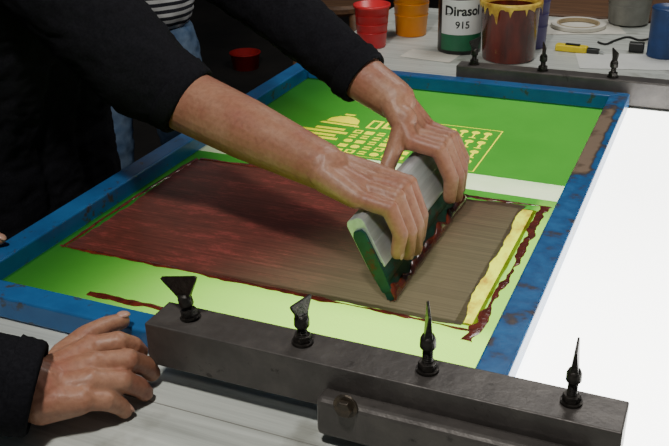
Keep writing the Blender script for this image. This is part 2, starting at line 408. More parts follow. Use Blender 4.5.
# ================================================================ SCREEN FRAME
XL, XR, YF, YB, FT = -.812, -.142, .666, 1.670, .031
RW = .034; RB = .028; Z0 = .0018
SF = root('screen_frame', 'blue metal printing screen frame with green coated mesh lying on the light table', 'screen frame', ((XL+XR)/2, (YF+YB)/2, Z0))
def rail(poly, mt):
    bm = bmesh.new(); a = [bm.verts.new((x,y,Z0)) for x,y in poly]; b = [bm.verts.new((x,y,FT)) for x,y in poly]
    bm.faces.new(a); bm.faces.new(b)
    for i in range(4): bm.faces.new((a[i], a[(i+1)%4], b[(i+1)%4], b[i]))
    fin('frame_rail', bm, mt, SF, bevel=.003, seg=3)
rail([(XL,YF),(XL+RW,YF+RW),(XL+RW,YB-RB),(XL,YB)], M['blue'])
rail([(XR,YF),(XR,YB),(XR-RW,YB-RB),(XR-RW,YF+RW)], M['blueworn'])
rail([(XL,YF),(XR,YF),(XR-RW,YF+RW),(XL+RW,YF+RW)], M['blue'])
rail([(XL,YB),(XL+RW,YB-RB),(XR-RW,YB-RB),(XR,YB)], M['blue'])
MZ = .006
shapes = []
def poly(pts): shapes.append(list(pts))
def sq(x0,x1,y0,y1): poly([(x0,y0),(x1,y0),(x1,y1),(x0,y1)])
def outline(x0,x1,y0,y1,w=.0022): sq(x0,x1,y0,y0+w); sq(x0,x1,y1-w,y1); sq(x0,x0+w,y0+w,y1-w); sq(x1-w,x1,y0+w,y1-w)
def disc(cx,cy,r,n=14): poly([(cx+r*math.cos(2*math.pi*k/n), cy+r*math.sin(2*math.pi*k/n)) for k in range(n)])
sq(-.60,-.325,1.2690,1.2708); sq(-.3268,-.325,1.270,1.462); sq(-.44,-.3268,1.4600,1.4620)
poly([(-.645,1.400),(-.566,1.396),(-.570,1.404),(-.640,1.408)])
poly([(-.636,1.412),(-.574,1.409),(-.578,1.428),(-.590,1.441),(-.606,1.446),(-.622,1.441),(-.634,1.428)])
sq(-.616,-.596,1.450,1.458)
for i, (a_, b_) in enumerate(((-.655,-.580),(-.650,-.590),(-.662,-.575),(-.640,-.585))): sq(a_,b_,1.324+i*.016,1.334+i*.016)
outline(-.556,-.534,1.398,1.440,.005); outline(-.528,-.502,1.406,1.452,.006); sq(-.520,-.510,1.425,1.436)
sq(-.49,-.44,1.432,1.441); sq(-.485,-.45,1.416,1.423); sq(-.49,-.455,1.398,1.407)
for r in range(5):
    for c in range(6):
        x, y = -.568+c*.0215, 1.277+r*.0230; k = (r*3+c*2+r*c) % 5
        if k in (0,3): sq(x, x+.016, y, y+.015)
        elif k == 1: disc(x+.008, y+.0078, .0080)
        elif k == 2: outline(x, x+.016, y, y+.016, .0040)
        else: sq(x+.001, x+.014, y+.001, y+.006); sq(x+.001, x+.014, y+.010, y+.015)
sq(-.655,-.585,1.276,1.288); poly([(-.645,1.296),(-.595,1.294),(-.605,1.312),(-.635,1.314)])
for r in range(4):
    for c in range(5):
        x, y = -.430+c*.021, 1.282+r*.044
        disc(x, y+.026, .0074); sq(x-.0020, x+.0020, y, y+.022); sq(x-.0060,x+.0060,y-.002,y+.002)
AX0, AX1, AY0, AY1, CS = -.668, -.318, 1.264, 1.468, .0011
NX, NY = int((AX1-AX0)/CS), int((AY1-AY0)/CS)
AX1 = AX0+NX*CS; AY1 = AY0+NY*CS
grid = [bytearray(NX) for _ in range(NY)]
def inside(pts, x, y):
    c = False; j = len(pts)-1
    for i in range(len(pts)):
        xi, yi = pts[i]; xj, yj = pts[j]
        if (yi > y) != (yj > y) and x < (xj-xi)*(y-yi)/(yj-yi)+xi: c = not c
        j = i
    return c
for s_ in shapes:
    xs = [p[0] for p in s_]; ys = [p[1] for p in s_]
    for j in range(max(0,int((min(ys)-AY0)/CS)), min(NY,int((max(ys)-AY0)/CS)+2)):
        for i in range(max(0,int((min(xs)-AX0)/CS)), min(NX,int((max(xs)-AX0)/CS)+2)):
            if inside(s_, AX0+(i+.5)*CS, AY0+(j+.5)*CS): grid[j][i] = 1
def flat(bm, x0,x1,y0,y1,z=MZ): bm.faces.new([bm.verts.new(p) for p in ((x0,y0,z),(x1,y0,z),(x1,y1,z),(x0,y1,z))])
bg, by = bmesh.new(), bmesh.new()
for j in range(NY):
    i = 0
    while i < NX:
        k = i
        while k < NX and grid[j][k] == grid[j][i]: k += 1
        flat(by if grid[j][i] else bg, AX0+i*CS, AX0+k*CS, AY0+j*CS, AY0+(j+1)*CS); i = k
mx0, mx1, my0, my1 = XL+RW-.004, XR-RW+.004, YF+RW-.004, YB-RB+.004
SY0, SY1 = 1.203, 1.262
HX0, HX1, HY0, HY1 = -.750, -.209, .843, 1.161
flat(bg, mx0, mx1, SY1, AY0); flat(bg, mx0, AX0, AY0, AY1); flat(bg, AX1, mx1, AY0, AY1); flat(bg, mx0, mx1, AY1, my1)
flat(bg, mx0, mx1, my0, HY0); flat(bg, mx0, HX0, HY0, HY1); flat(bg, HX1, mx1, HY0, HY1); flat(bg, mx0, mx1, HY1, SY0)
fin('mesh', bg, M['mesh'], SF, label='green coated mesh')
fin('stencil_artwork', by, M['yel'], SF, label='yellow stencil of small shapes')
bm = bmesh.new(); flat(bm, mx0, mx1, SY0, SY1); fin('open_strip', bm, M['pale'], SF, label='pale uncoated strip of mesh')

# ================================================================ INK
def noisy_loop(x0,x1,y0,y1, amp, step=.005):
    pts = []
    def seg(a, b):
        n = max(2, int((Vector(b)-Vector(a)).length/step))
        for i in range(n): pts.append(Vector(a).lerp(Vector(b), i/n))
    seg((x0,y0),(x1,y0)); seg((x1,y0),(x1,y1)); seg((x1,y1),(x0,y1)); seg((x0,y1),(x0,y0))
    out = []
    for p in pts:
        q = Vector((p.x*26, p.y*26, 1.3)); out.append(Vector((p.x + noise.noise(q)*amp+noise.noise(q*3.3)*amp*.4, p.y + noise.noise(q+Vector((9,3,1)))*amp)))
    return out
IK = root('printing_ink', 'dark red-brown wet ink spread across the green mesh around the squeegee', 'ink', (-.48, 1.0, MZ))
lp = noisy_loop(-.759, -.2225, .834, 1.170, .006)
bm = bmesh.new(); zt = MZ+.0007
a = [bm.verts.new((p.x,p.y,zt)) for p in lp]; bm.faces.new(a); bmesh.ops.triangulate(bm, faces=bm.faces)
fin('ink_film', bm, M['ink'], IK)
def smear(bm, ctrl, base, var, h, z, sd, step=.002):
    pts = []
    for a, b in zip(ctrl, ctrl[1:]):
        a, b = Vector(a), Vector(b); n = max(2, int((b-a).length/step))
        pts += [a.lerp(b, i/n) for i in range(n)]
    rows = []; L = 0; n = len(pts)
    for i, p in enumerate(pts):
        if i: L += (p-pts[i-1]).length
        d = (pts[min(i+2,n-1)] - pts[max(i-2,0)]).normalized(); nrm = Vector((-d.y, d.x))
        def e(s): return max(.0008, base + var*noise.noise(Vector((L*19, s, sd))) + var*.55*noise.noise(Vector((L*75, s+4, sd))))
        w1, w2 = e(1.5), e(8.5)
        rows.append([bm.verts.new((p.x+nrm.x*(w1 if k>0 else w2)*k, p.y+nrm.y*(w1 if k>0 else w2)*k, z + h*(1-k**4))) for k in (-1,-.7,0,.7,1)])
    for r0, r1 in zip(rows, rows[1:]):
        for k in range(4): bm.faces.new((r0[k], r0[k+1], r1[k+1], r1[k]))
bm = bmesh.new(); smear(bm, [(-.216,.838),(-.217,.95),(-.216,1.05),(-.217,1.164)], .0125, .001, .0001, MZ+.0002, 3); fin('yellow_band', bm, M['yband'], IK, smooth=True, label='thin yellow ink band')
bm = bmesh.new()
smear(bm, [(-.205,.806),(-.201,.86),(-.197,.95),(-.195,1.06),(-.195,1.180)], .0038, .0085, .0009, zt+.0006, 5)
smear(bm, [(-.768,.834),(-.6,.833),(-.4,.831),(-.205,.828)], .0024, .0044, .0008, zt+.0006, 8)
smear(bm, [(-.764,.83),(-.766,1.0),(-.759,1.168)], .0030, .003, .0008, zt+.0006, 11)
smear(bm, [(-.188,1.178),(-.3,1.175),(-.5,1.172),(-.755,1.169)], .0034, .005, .0008, zt+.0006, 14)
fin('ink_ridge', bm, M['inkwet'], IK, smooth=True, label='thick glossy ink ridge around the film')
bm = bmesh.new(); smear(bm, [(-.655,.744),(-.62,.742),(-.575,.746),(-.54,.742)], .0052, .005, .0008, zt, 17)
fin('ink_smear', bm, M['inkwet'], IK, smooth=True)

# ================================================================ SQUEEGEE
TH = math.radians(27); A_ = Vector((-math.sin(TH),0,math.cos(TH))); N_ = Vector((math.cos(TH),0,math.sin(TH)))
SB = Vector((-.308, 0, zt+.0012))
def S(l, o, y): return SB + A_*l + N_*o + Vector((0,y,0))
SQ = root('squeegee', 'aluminium squeegee with green rubber blade held by both hands on the wet ink', 'squeegee', (-.308, 1.0, zt))
def sprof(name, prof, y0, y1, mt, **k):
    bm = bmesh.new(); prism_y(bm, [((SB+A_*l+N_*o).x, (SB+A_*l+N_*o).z) for l, o in prof], y0, y1)
    return fin(name, bm, mt, SQ, **k)
Y0, Y1 = .855, 1.152
sprof('blade', [(0,-.002),(0,.003),(.004,.0050),(.050,.0050),(.050,-.0050),(.004,-.0050)], Y0, Y1, M['greenp'], bevel=.0006)
sprof('blade_holder', [(.024,-.007),(.024,.007),(.030,.0088),(.048,.0092),(.048,-.0092),(.030,-.0088)], Y0+.002, Y1-.002, M['greenp'], bevel=.001, label='green holder above the blade')
sprof('handle', [(.042,-.0104),(.042,.0104),(.045,.0114),(.072,.0114),(.0735,.0106),(.0750,.0114),(.102,.0114),(.106,.0095),(.108,.006),(.108,-.006),(.106,-.0095),(.102,-.0114),(.045,-.0114)], Y0+.003, Y1-.003, M['alu'], bevel=.0008, seg=2, label='silver aluminium handle')
for (a, b) in ((Y0-.0012, Y0+.003), (Y1-.003, Y1+.0012)):
    sprof('end_cap', [(.012,-.006),(.012,.006),(.040,.0085),(.088,.0085),(.094,.005),(.094,-.005),(.088,-.0085),(.040,-.0085)], a, b, M['greenp'], bevel=.001)
bm = bmesh.new()
n = 90; rows = []
for i in range(n+1):
    y = Y0-.001 + (Y1-Y0+.002)*i/n; hgt = .013 + .009*noise.noise(Vector((y*40,0,0)))
    rows.append([bm.verts.new(S(l,o,y)) for l, o in ((.0,-.004),(-.0005,.006),(.003,.0080),(hgt,.0060),(hgt,.0048),(.002,.0048))])
for r0, r1 in zip(rows, rows[1:]):
    for k in range(6): bm.faces.new((r0[k], r0[(k+1)%6], r1[(k+1)%6], r1[k]))
bm.faces.new(rows[0]); bm.faces.new(rows[-1])
fin('ink_bead', bm, M['inkwet'], SQ, smooth=True, label='red ink clinging to the blade edge')

# ================================================================ CLAMP BARS
CB = root('clamp_bar', 'long dark steel clamp bar across the front rail of the blue frame', 'clamp bar', (-.265, .645, .026))
bm = bmesh.new(); prism_x(bm, [(.620,.028),(.640,.028),(.640,FT+.0003),(.6655,FT+.0003),(.6655,.076),(.620,.076)], -.483, -.026)
fin('bar', bm, M['steel'], CB, bevel=.0035, seg=3)
fin('hinge_plate', B(-.289, -.050, .598, .6195, .012, .054), M['steel'], CB, bevel=.006, seg=3, label='shorter steel plate bolted to the bar front')
p = aty(345, 407, .596)
bm = bmesh.new()
tube(bm, [(p.x,.5985,p.z),(p.x,.596,p.z)], .0115, 24); fin('washer', bm, M['rust'], CB)
bm = bmesh.new(); tube(bm, [(p.x,.596,p.z),(p.x,.590,p.z)], .0082, 6); fin('bolt_head', bm, M['rust'], CB, bevel=.0006)
BB = root('clamp_bar', 'dark steel clamp bar lying behind the back rail of the blue frame', 'clamp bar', (-.2, 1.70, 0))
fin('bar', B(-.475, .10, 1.680, 1.716, .002, .050), M['steel'], BB, bevel=.003, seg=3)

def taper_plate(prof, t0, t1, z, zmax):
    bm = bmesh.new()
    def th(q): return t0 + (t1-t0)*q/zmax
    a = [bm.verts.new((x,-th(q),z+q)) for x,q in prof]; b = [bm.verts.new((x,th(q),z+q)) for x,q in prof]
    bm.faces.new(a); bm.faces.new(b)
    for i in range(len(prof)): bm.faces.new((a[i], a[(i+1)%len(prof)], b[(i+1)%len(prof)], b[i]))
    return bm
def screw(label, loc, rz, group, tilt=0, ty=0, wide=.022, tall=.036, zc=.024, thick=.0030):
    r = root('wing_screw', label, 'wing screw', loc, group)
    r.rotation_euler = (ty, tilt, rz)
    bm = bmesh.new()
    prof = [(0,0),(.0046,0)]; k = 0
    z = .001
    while z < zc+.004:
        prof.append((.0050 if k%2 else .0042, z)); z += .0011; k += 1
    prof.append((0,z)); lathe(bm, prof, seg=16); fin('threaded_rod', bm, M['bolt'], r, False)
    bm = bmesh.new(); tube(bm, [(0,0,0),(0,0,.0022)], .0105, 24); fin('washer', bm, M['bolt'], r, False)
    bm = bmesh.new(); tube(bm, [(0,0,.0022),(0,0,.0092)], .0088, 6); fin('nut', bm, M['bolt'], r, False, bevel=.0007)
    bm = bmesh.new(); lathe(bm, [(0,zc),(.0066,zc),(.0074,zc+.0015),(.0072,zc+.009),(.0055,zc+.013),(0,zc+.013)], seg=24); fin('collar', bm, M['bolt'], r, False, True)
    prof = [(-.005,0),(.005,0),(wide*.5,tall*.35),(wide*.88,tall*.78),(wide,tall*.94),(wide*.9,tall),(-wide*.9,tall*.93),(-wide,tall*.86),(-wide*.88,tall*.70),(-wide*.5,tall*.33)]
    fin('wing', taper_plate(prof, thick, .0010, zc+.007, tall), M['bolt'], r, False, bevel=.0006)
    return r
def copy_thing(src, loc, rz, label, group=None, tilt=0, sc=1):
    r = src.copy(); COL.objects.link(r); r.location = loc; r.rotation_euler = (0, tilt, rz); r['label'] = label; r.scale = (sc,sc,sc)
    if group: r['group'] = group
    for ch in [o for o in bpy.data.objects if o.parent == src]:
        c = ch.copy(); COL.objects.link(c); c.parent = r
    return r
ZB = .0765
G1 = 'wing screws on the front clamp bar'
def bx_(px, py): return (at(px, py, ZB).x, .6455, ZB)
screw('flat black wing screw at the left end of the front clamp bar', bx_(192,316), -.15, G1, tilt=-.24, wide=.025, tall=.026, zc=.013)
screw('compact wing screw on the front clamp bar, second from the left end', bx_(302,343), 1.25, G1, wide=.014, tall=.022, zc=.018, thick=.0040)
l3 = bx_(425,374); s3 = screw('pointed black wing screw on the front clamp bar above the hinge plate', l3, math.atan2(l3[1], l3[0])+.08, G1, wide=.013, tall=.034, zc=.024, thick=.0042)
l4 = bx_(568,412); copy_thing(s3, l4, math.atan2(l4[1], l4[0])-.03, 'pointed black wing screw at the right end of the front clamp bar', sc=.90)
s5 = None
for px, rz, lb in ((474,1.2,'small wing screw at the left end of the rear clamp bar'), (543,1.9,'middle wing screw on the rear clamp bar, behind the yellow knife end'), (614,2.0,'right wing screw on the rear clamp bar near the frame corner')):
    q = aty(px, 66, 1.698)
    if s5 is None: s5 = screw(lb, (q.x, 1.698, .0502), rz, 'wing screws on the rear clamp bar', wide=.018, tall=.026, zc=.018)
    else: copy_thing(s5, (q.x, 1.698, .0502), rz, lb)

# ================================================================ PEOPLE
def person_legs(bm, hips, feet, r=.085):
    for h, f in zip(hips, feet):
        k = (Vector(h)+Vector(f))/2 + Vector((.03,0,0))
        chain(bm, [h, k, Vector(f)+Vector((0,0,.09))], [r, r*.72, r*.55])
def shoes(person, feet, d=Vector((1,0,0))):
    for f in feet:
        f = Vector(f); bm = bmesh.new()
        cap(bm, f+Vector((0,0,.045))-d*.04, .042, f+Vector((0,0,.035))+d*.16, .034)
        o = fuse('shoe', bm, M['shoe'], person, .008, 3)
        for v in o.data.vertices:
            if v.co.z < .002: v.co.z = .002

P1 = root('person', 'person in a black long-sleeved top leaning over the frame, pushing the squeegee with both hands', 'person', (-1.05, 1.04, fz))
near_sh, far_sh = Vector((-.875,.925,.42)), Vector((-.92,1.24,.42))
near_el, near_cuff, near_wr = Vector((-.69,.965,.215)), aty(186,100,.968), aty(326,168,.905)
far_el, far_cuff, far_wr = aty(262,-6,1.17), aty(362,77,1.12), aty(396,101,1.100)
body = bmesh.new()
chain(body, [near_sh, near_el, near_cuff, near_cuff.lerp(near_wr,.45), near_wr], [.045,.042,.0425,.0390,.0285], 24)
chain(body, [far_sh, far_el, far_cuff, far_wr], [.04,.037,.0325,.0275], 24)
chain(body, [near_sh, (-.92,1.08,.42), far_sh], [.045,.06,.045])
chain(body, [(-.92,1.08,.42), (-1.0,1.05,.25), (-1.06,1.04,.02)], [.07,.09,.09])
person_legs(body, [(-1.06,.96,-.02),(-1.06,1.13,-.02)], [(-1.08,.93,fz),(-1.10,1.15,fz)], .06)
chain(body, [(-.92,1.085,.42),(-.87,1.085,.50)], [.055,.052])
P, ax = head(body, Vector((-.80,1.085,.585)), Vector((.75,-.05,-.55)), Vector((.5,0,.8)))
def grip(ys, L, dy=-.004, lo=0):
    out = []
    for i, (y, k, b) in enumerate(zip(ys, L, (0,.003,.001,-.004))):
        out.append([S(.128,.008,y), S(.106+b-lo*.4,.0400+b*.5,y+dy*.4), S(.104-lo-.036*k,.0380,y+dy), S(.104-lo-.060*k,.0240,y+dy*1.3)])
    return out
Fr = grip([.944,.922,.900,.879], [1.0,1.12,1.04,.86], lo=.004)
Fr[3][0] = S(.1235,.006,.879)
thr = [near_wr+Vector((.022,.028,-.010)), S(.102,-.028,.956), S(.084,-.026,.974), S(.066,-.023,.984)]
hand(body, near_wr, .0285, Fr, thr, -A_, 1.05)
Fl = grip([1.062,1.084,1.106,1.127], [1.0,1.12,1.04,.86], .003, lo=.007)
thl = [far_wr+Vector((.022,-.022,-.014)), S(.124,-.016,1.052), S(.112,-.025,1.036), S(.098,-.025,1.028)]
hand(body, far_wr, .0275, Fl, thl, -A_, 1.03)
b1 = fuse('body', body, M['skin'], P1, .0019, 3)
for f_ in Fr+Fl: nail(b1, f_, N_)
nail(b1, thr, -N_, 1.15); nail(b1, thl, -N_, 1.15)
head_parts(b1, P1, P, ax)
cl = bmesh.new()
nc = near_el.lerp(near_cuff, .6); fc = far_el.lerp(far_cuff, .75)
chain(cl, [near_sh, near_el+Vector((-.01,0,.0)), nc], [.078,.062,.0520], 28)
tube(cl, [nc, near_cuff], [.0520,.0485], 28)
chain(cl, [far_sh, far_el, fc], [.075,.050,.0400], 28); tube(cl, [fc, far_cuff], [.0400,.0375], 28)
for dy in (-.085, 0, .085):
    chain(cl, [(-1.04,1.04+dy,-.06), (-1.045,1.04+dy,.08), (-1.0,1.06+dy,.25), (-.93,1.085+dy,.40)], [.125,.125,.125,.085])
chain(cl, [near_sh, (-.91,1.085,.45), far_sh], [.075,.085,.075])
cap(cl, near_sh, .07, (-.98,.99,.25), .11)
cap(cl, (-.91,1.085,.44), .068, (-.885,1.085,.475), .064)
fuse('sweatshirt', cl, M['black'], P1, .005, 3, .0035, 22)
cuff(P1, near_cuff, nc, .0515, .0485, .022); cuff(P1, far_cuff, fc, .0400, .0375, .022)
cl = bmesh.new(); person_legs(cl, [(-1.06,.96,-.04),(-1.06,1.13,-.04)], [(-1.08,.93,fz),(-1.10,1.15,fz)], .105)
fuse('trousers', cl, M['trousers'], P1, .009, 4, .005, 12)
shoes(P1, [(-1.10,.93,fz),(-1.12,1.15,fz)])

P2 = root('person', 'person in a black sleeve at front left, spread hand pressing the frame down', 'person', (-1.08, .42, fz))
wr = at(40, 390, .044)
el = Vector((-.76,.40,.13)); shr = Vector((-1.0,.30,.42)); shl = Vector((-1.06,.66,.42)); ell_ = Vector((-1.05,.70,.16)); wl = Vector((-.93,.735,.075))
body = bmesh.new()
chain(body, [shr, el, wr.lerp(el,.25), wr], [.042,.038,.033,.0295])
chain(body, [shl, ell_, wl], [.042,.038,.026])
chain(body, [shr, (-1.05,.48,.43), shl], [.045,.06,.045]); chain(body, [(-1.05,.48,.42),(-1.12,.47,.2),(-1.15,.46,0)], [.07,.09,.09])
chain(body, [(-1.05,.48,.43),(-1.02,.48,.52)], [.055,.052])
person_legs(body, [(-1.15,.38,-.02),(-1.15,.55,-.02)], [(-1.17,.36,fz),(-1.17,.57,fz)], .06)
P, ax = head(body, Vector((-.97,.485,.62)), Vector((.85,.2,-.4)), Vector((.35,0,.9)))
F3 = [[at(92,347,.052), at(118,342,.054), at(133,346,.042), at(140,352,.030)],
      [at(96,364,.051), at(128,360,.047), at(146,366,.027), at(152,373,.012)],
      [at(93,382,.046), at(122,381,.040), at(139,387,.022), at(145,393,.0105)],
      [at(84,400,.038), at(106,401,.031), at(120,406,.017), at(125,411,.0095)]]
th3 = [at(64,356,.046), at(86,336,.046), at(106,326,.045), at(122,321,.0415)]
hand(body, wr, .0300, F3, th3, Vector((.1,.1,-1)).normalized(), 1.02)
F4 = []
for i in range(4):
    y = .762-.020*i
    F4.append([Vector((-.872,y,.078)), Vector((-.838,y+.002,.070)), Vector((-.818,y+.003,.052)), Vector((-.803,y+.004,.0415))])
th4 = [Vector((-.905,.70,.07)), Vector((-.875,.675,.062)), Vector((-.852,.668,.050)), Vector((-.838,.664,.044))]
F4 = F4[::-1]
hand(body, wl, .026, F4, th4, Vector((.2,0,-1)).normalized(), .93)
b2 = fuse('body', body, M['skin'], P2, .0019, 3)
up = Vector((0,0,1))
for f_ in F3+F4: nail(b2, f_, up, 1.0)
nail(b2, th3, Vector((0,-.3,1)), 1.25); nail(b2, th4, up, 1.1)
head_parts(b2, P2, P, ax)
cl = bmesh.new()
cf = at(31, 388, .050)
cb = cf.lerp(el, .3)
chain(cl, [shr, el, cb], [.078,.055,.0460], 28); tube(cl, [cb, cf], [.0460,.0425], 28)
chain(cl, [shl, ell_, wl.lerp(ell_,.3)], [.078,.055,.042])
for dy in (-.085, 0, .085): chain(cl, [(-1.15,.46+dy,-.06),(-1.15,.47+dy,.1),(-1.11,.475+dy,.25),(-1.06,.48+dy,.4)], [.125,.125,.125,.085])
chain(cl, [shr, (-1.04,.48,.45), shl], [.075,.085,.075])
fuse('sweatshirt', cl, M['black'], P2, .005, 3, .0035, 22)
cuff(P2, cf, cb, .0445, .0425, .022)
cl = bmesh.new(); person_legs(cl, [(-1.15,.38,-.04),(-1.15,.55,-.04)], [(-1.17,.36,fz),(-1.17,.57,fz)], .105)
fuse('trousers', cl, M['trousers'], P2, .009, 4, .005, 12)
shoes(P2, [(-1.19,.36,fz),(-1.19,.57,fz)])

P3 = root('person', 'person in a striped top and blue jeans standing in the dark beyond the frame', 'person', (-1.42, 1.9, fz))
body = bmesh.new()
h1, h2 = Vector((-1.33,1.95,.0)), Vector((-1.47,1.84,.0)); f1, f2 = Vector((-1.30,2.0,fz)), Vector((-1.50,1.76,fz))
cc = (h1+h2)/2
chain(body, [cc, cc+Vector((0,0,.3)), cc+Vector((0,0,.52))], [.08,.09,.06]); chain(body, [cc+Vector((0,0,.5)), cc+Vector((0,0,.62))], [.05,.05])
ax2 = (h1-h2).normalized(); fd = Vector((.62,-.78,0))
for s in (-1,1): chain(body, [cc+Vector((0,0,.5)), cc+ax2*.17*s+Vector((0,0,.48)), cc+ax2*.20*s+fd*-.02+Vector((0,0,.24)), cc+ax2*.05*s+fd*.16+Vector((0,0,.26+.03*s)), cc-ax2*.04*s+fd*.15+Vector((0,0,.26+.03*s))], [.05,.045,.036,.026,.022])
person_legs(body, [h1,h2], [f1,f2], .055)
P, ax = head(body, cc+Vector((.03,-.03,.72)), Vector((.6,-.7,-.2)), Vector((0,0,1)))
b3 = fuse('body', body, M['skin'], P3, .0045, 3); head_parts(b3, P3, P, ax)
cl = bmesh.new()
for s in (-.065, 0, .065): chain(cl, [cc+ax2*s+Vector((0,0,.078)), cc+ax2*s+Vector((0,0,.3)), cc+ax2*s+Vector((0,0,.47))], [.112,.110,.075])
for s in (-1,1): chain(cl, [cc+ax2*.14*s+Vector((0,0,.48)), cc+ax2*.20*s+fd*-.02+Vector((0,0,.24)), cc+ax2*.08*s+fd*.14+Vector((0,0,.26+.03*s))], [.060,.050,.040])
fuse('striped_top', cl, M['stripe'], P3, .008, 4, .004, 14)
cl = bmesh.new(); person_legs(cl, [h1-Vector((0,0,.06)),h2-Vector((0,0,.06))], [f1,f2], .086); cap(cl, h1-Vector((0,0,.04)), .084, h2-Vector((0,0,.04)), .084)
fuse('jeans', cl, M['jeans'], P3, .008, 4, .005, 16)
shoes(P3, [f1-Vector((.03,0,0)), f2-Vector((.03,0,0))])

# ================================================================ CONTAINERS AT THE BACK
def cup(name, label, px, py, rb, rt, h, mt, fill=None, group=None, cat='cup', z=0):
    q = at(px, py, z); r = root(name, label, cat, (q.x, q.y, z+.0002), group)
    bm = bmesh.new(); w = .0022
    lathe(bm, [(0,0),(rb-.002,0),(rb,.002),(rt,h-.006),(rt+.003,h-.006),(rt+.003,h),(rt-w,h),(rb-w,.006),(0,.006)], seg=40)
    fin('cup_wall', bm, mt, r, False, True)
    bm = bmesh.new()
    for k in range(1,4):
        zz = h*(.15+.2*k); rr = rb+(rt-rb)*zz/h
        lathe(bm, [(rr-.0003,zz),(rr+.0012,zz+.0008),(rr-.0002,zz+.0018)], seg=40)
    fin('moulded_ring', bm, mt, r, False, True)
    if fill:
        bm = bmesh.new(); zz = h*.6; rr = rb+(rt-rb)*zz/h - .0024; lathe(bm, [(0,zz),(rr,zz),(rr-.0005,zz-.02),(0,zz-.02)]); fin('contents', bm, fill, r, False)
    return r
G2 = 'mixing cups at the back of the table'
cup('mixing_cup', 'red plastic mixing cup at the left end of the back row', 372, 46, .032, .040, .098, M['redcup'], M['inkwet'], G2)
cup('mixing_cup', 'orange-yellow plastic mixing cup between the red cup and the labelled bottle', 411, 34, .037, .046, .14, M['orange'], M['yellowink'], G2)
cup('mixing_cup', 'purple-blue plastic cup half hidden behind the maroon ink jar', 529, 46, .036, .042, .14, M['purple'], None, G2)
cup('bucket', 'grey plastic bucket standing on the wooden bench at the back right', 628, 22, .048, .056, .13, M['grey'], M['yellowink'], cat='bucket', z=.0042)

def wrap_text(txt, size, r, z, ang, mt, parent, name='lettering', bold=.018):
    cu = bpy.data.curves.new('t', 'FONT'); cu.body = txt; cu.size = size; cu.align_x = 'CENTER'; cu.extrude = 0.0; cu.offset = size*bold; cu.resolution_u = 4
    t = bpy.data.objects.new('t', cu); COL.objects.link(t)
    me = bpy.data.meshes.new_from_object(t.evaluated_get(bpy.context.evaluated_depsgraph_get())); bpy.data.objects.remove(t)
    for v in me.vertices:
        a = ang + v.co.x/r; v.co = Vector((r*math.cos(a), r*math.sin(a), z + v.co.y))
    me.name = name; me.materials.clear(); return link(name, me, mt, parent, False)
q = at(459, 50, 0)
BT = root('emulsion_bottle', 'black plastic bottle with white and green printed label standing in the back row', 'bottle', (q.x, q.y, .0002))
bm = bmesh.new(); lathe(bm, [(0,0),(.046,0),(.049,.003),(.049,.150),(.044,.165),(.030,.180),(.030,.188),(0,.188)]); fin('bottle_body', bm, M['blackpl'], BT, False, True)
bm = bmesh.new(); lathe(bm, [(0,.188),(.033,.188),(.033,.210),(.031,.213),(0,.213)]); fin('cap', bm, M['blackpl'], BT, False)
ang = math.atan2(-q.y, -q.x)
def label_band(z0, z1, a0, a1, r, mt, name):
    bm = bmesh.new(); n = 24; lo = []; hi = []
    for k in range(n+1):
        a = ang + a0 + (a1-a0)*k/n; lo.append(bm.verts.new((r*math.cos(a), r*math.sin(a), z0))); hi.append(bm.verts.new((r*math.cos(a), r*math.sin(a), z1)))
    for k in range(n): bm.faces.new((lo[k], lo[k+1], hi[k+1], hi[k]))
    return fin(name, bm, mt, BT, False, True)
label_band(.010,.122,-.95,1.25,.0494,M['white'],'label'); label_band(.010,.046,-.95,1.25,.0497,M['labelgreen'],'label_band')
wrap_text('Dirasol', .029, .0498, .089, ang+.12, M['blackpl'], BT, bold=.03)
wrap_text('915', .022, .0498, .061, ang+.12, M['blackpl'], BT)

q = at(508, 58, 0)
JR = root('ink_jar', 'large maroon ink jar with yellow paint around its rim', 'jar', (q.x, q.y, .0002))
bm = bmesh.new(); lathe(bm, [(0,0),(.054,0),(.057,.004),(.062,.112),(.065,.116),(.065,.126),(.061,.126),(.059,.112),(.053,.008),(0,.008)]); fin('jar_wall', bm, M['maroon'], JR, False, True)
bm = bmesh.new(); lathe(bm, [(0,.098),(.0580,.098),(.0576,.09),(0,.09)]); fin('contents', bm, M['inkwet'], JR, False)
bm = bmesh.new(); n = 120; rows = []
for k in range(n):
    a = 2*math.pi*k/n; dz = .009 + .055*max(0, noise.noise(Vector((math.cos(a)*7, math.sin(a)*7, 0)))-.02)
    rows.append([bm.verts.new((rr*math.cos(a), rr*math.sin(a), z)) for rr, z in ((.0664,.128-dz),(.0675,.123),(.0670,.1285),(.0600,.1285),(.0585,.114))])
for k in range(n):
    r0, r1 = rows[k], rows[(k+1)%n]
    for j in range(4): bm.faces.new((r0[j], r0[j+1], r1[j+1], r1[j]))
fin('paint_rim', bm, M['yellowink'], JR, False, True, label='yellow dripped paint rim')

q = at(663, 56, 0)
CN = root('tin_can', 'dark blue can standing at the right edge behind the rear clamp bar', 'can', (q.x, q.y, .0002))
bm = bmesh.new(); lathe(bm, [(0,0),(.034,0),(.036,.003),(.035,.006),(.035,.102),(.036,.105),(.034,.108),(.033,.104),(0,.103)]); fin('can_wall', bm, M['bluecan'], CN, False, True)
a, b = at(556,47,.006), at(604,52,.006); d = (b-a).normalized(); nrm = Vector((-d.y,d.x,0))
KN = root('utility_knife', 'yellow and black utility knife lying on the table behind the rear clamp bar', 'knife', ((a+b)/2)[:2]+(.0002,))
def slab(pts, z0, z1):
    bm = bmesh.new(); A = [bm.verts.new((x,y,z0)) for x,y in pts]; C = [bm.verts.new((x,y,z1)) for x,y in pts]; bm.faces.new(A); bm.faces.new(C)
    for i in range(len(pts)): bm.faces.new((A[i],A[(i+1)%len(pts)],C[(i+1)%len(pts)],C[i]))
    return bm
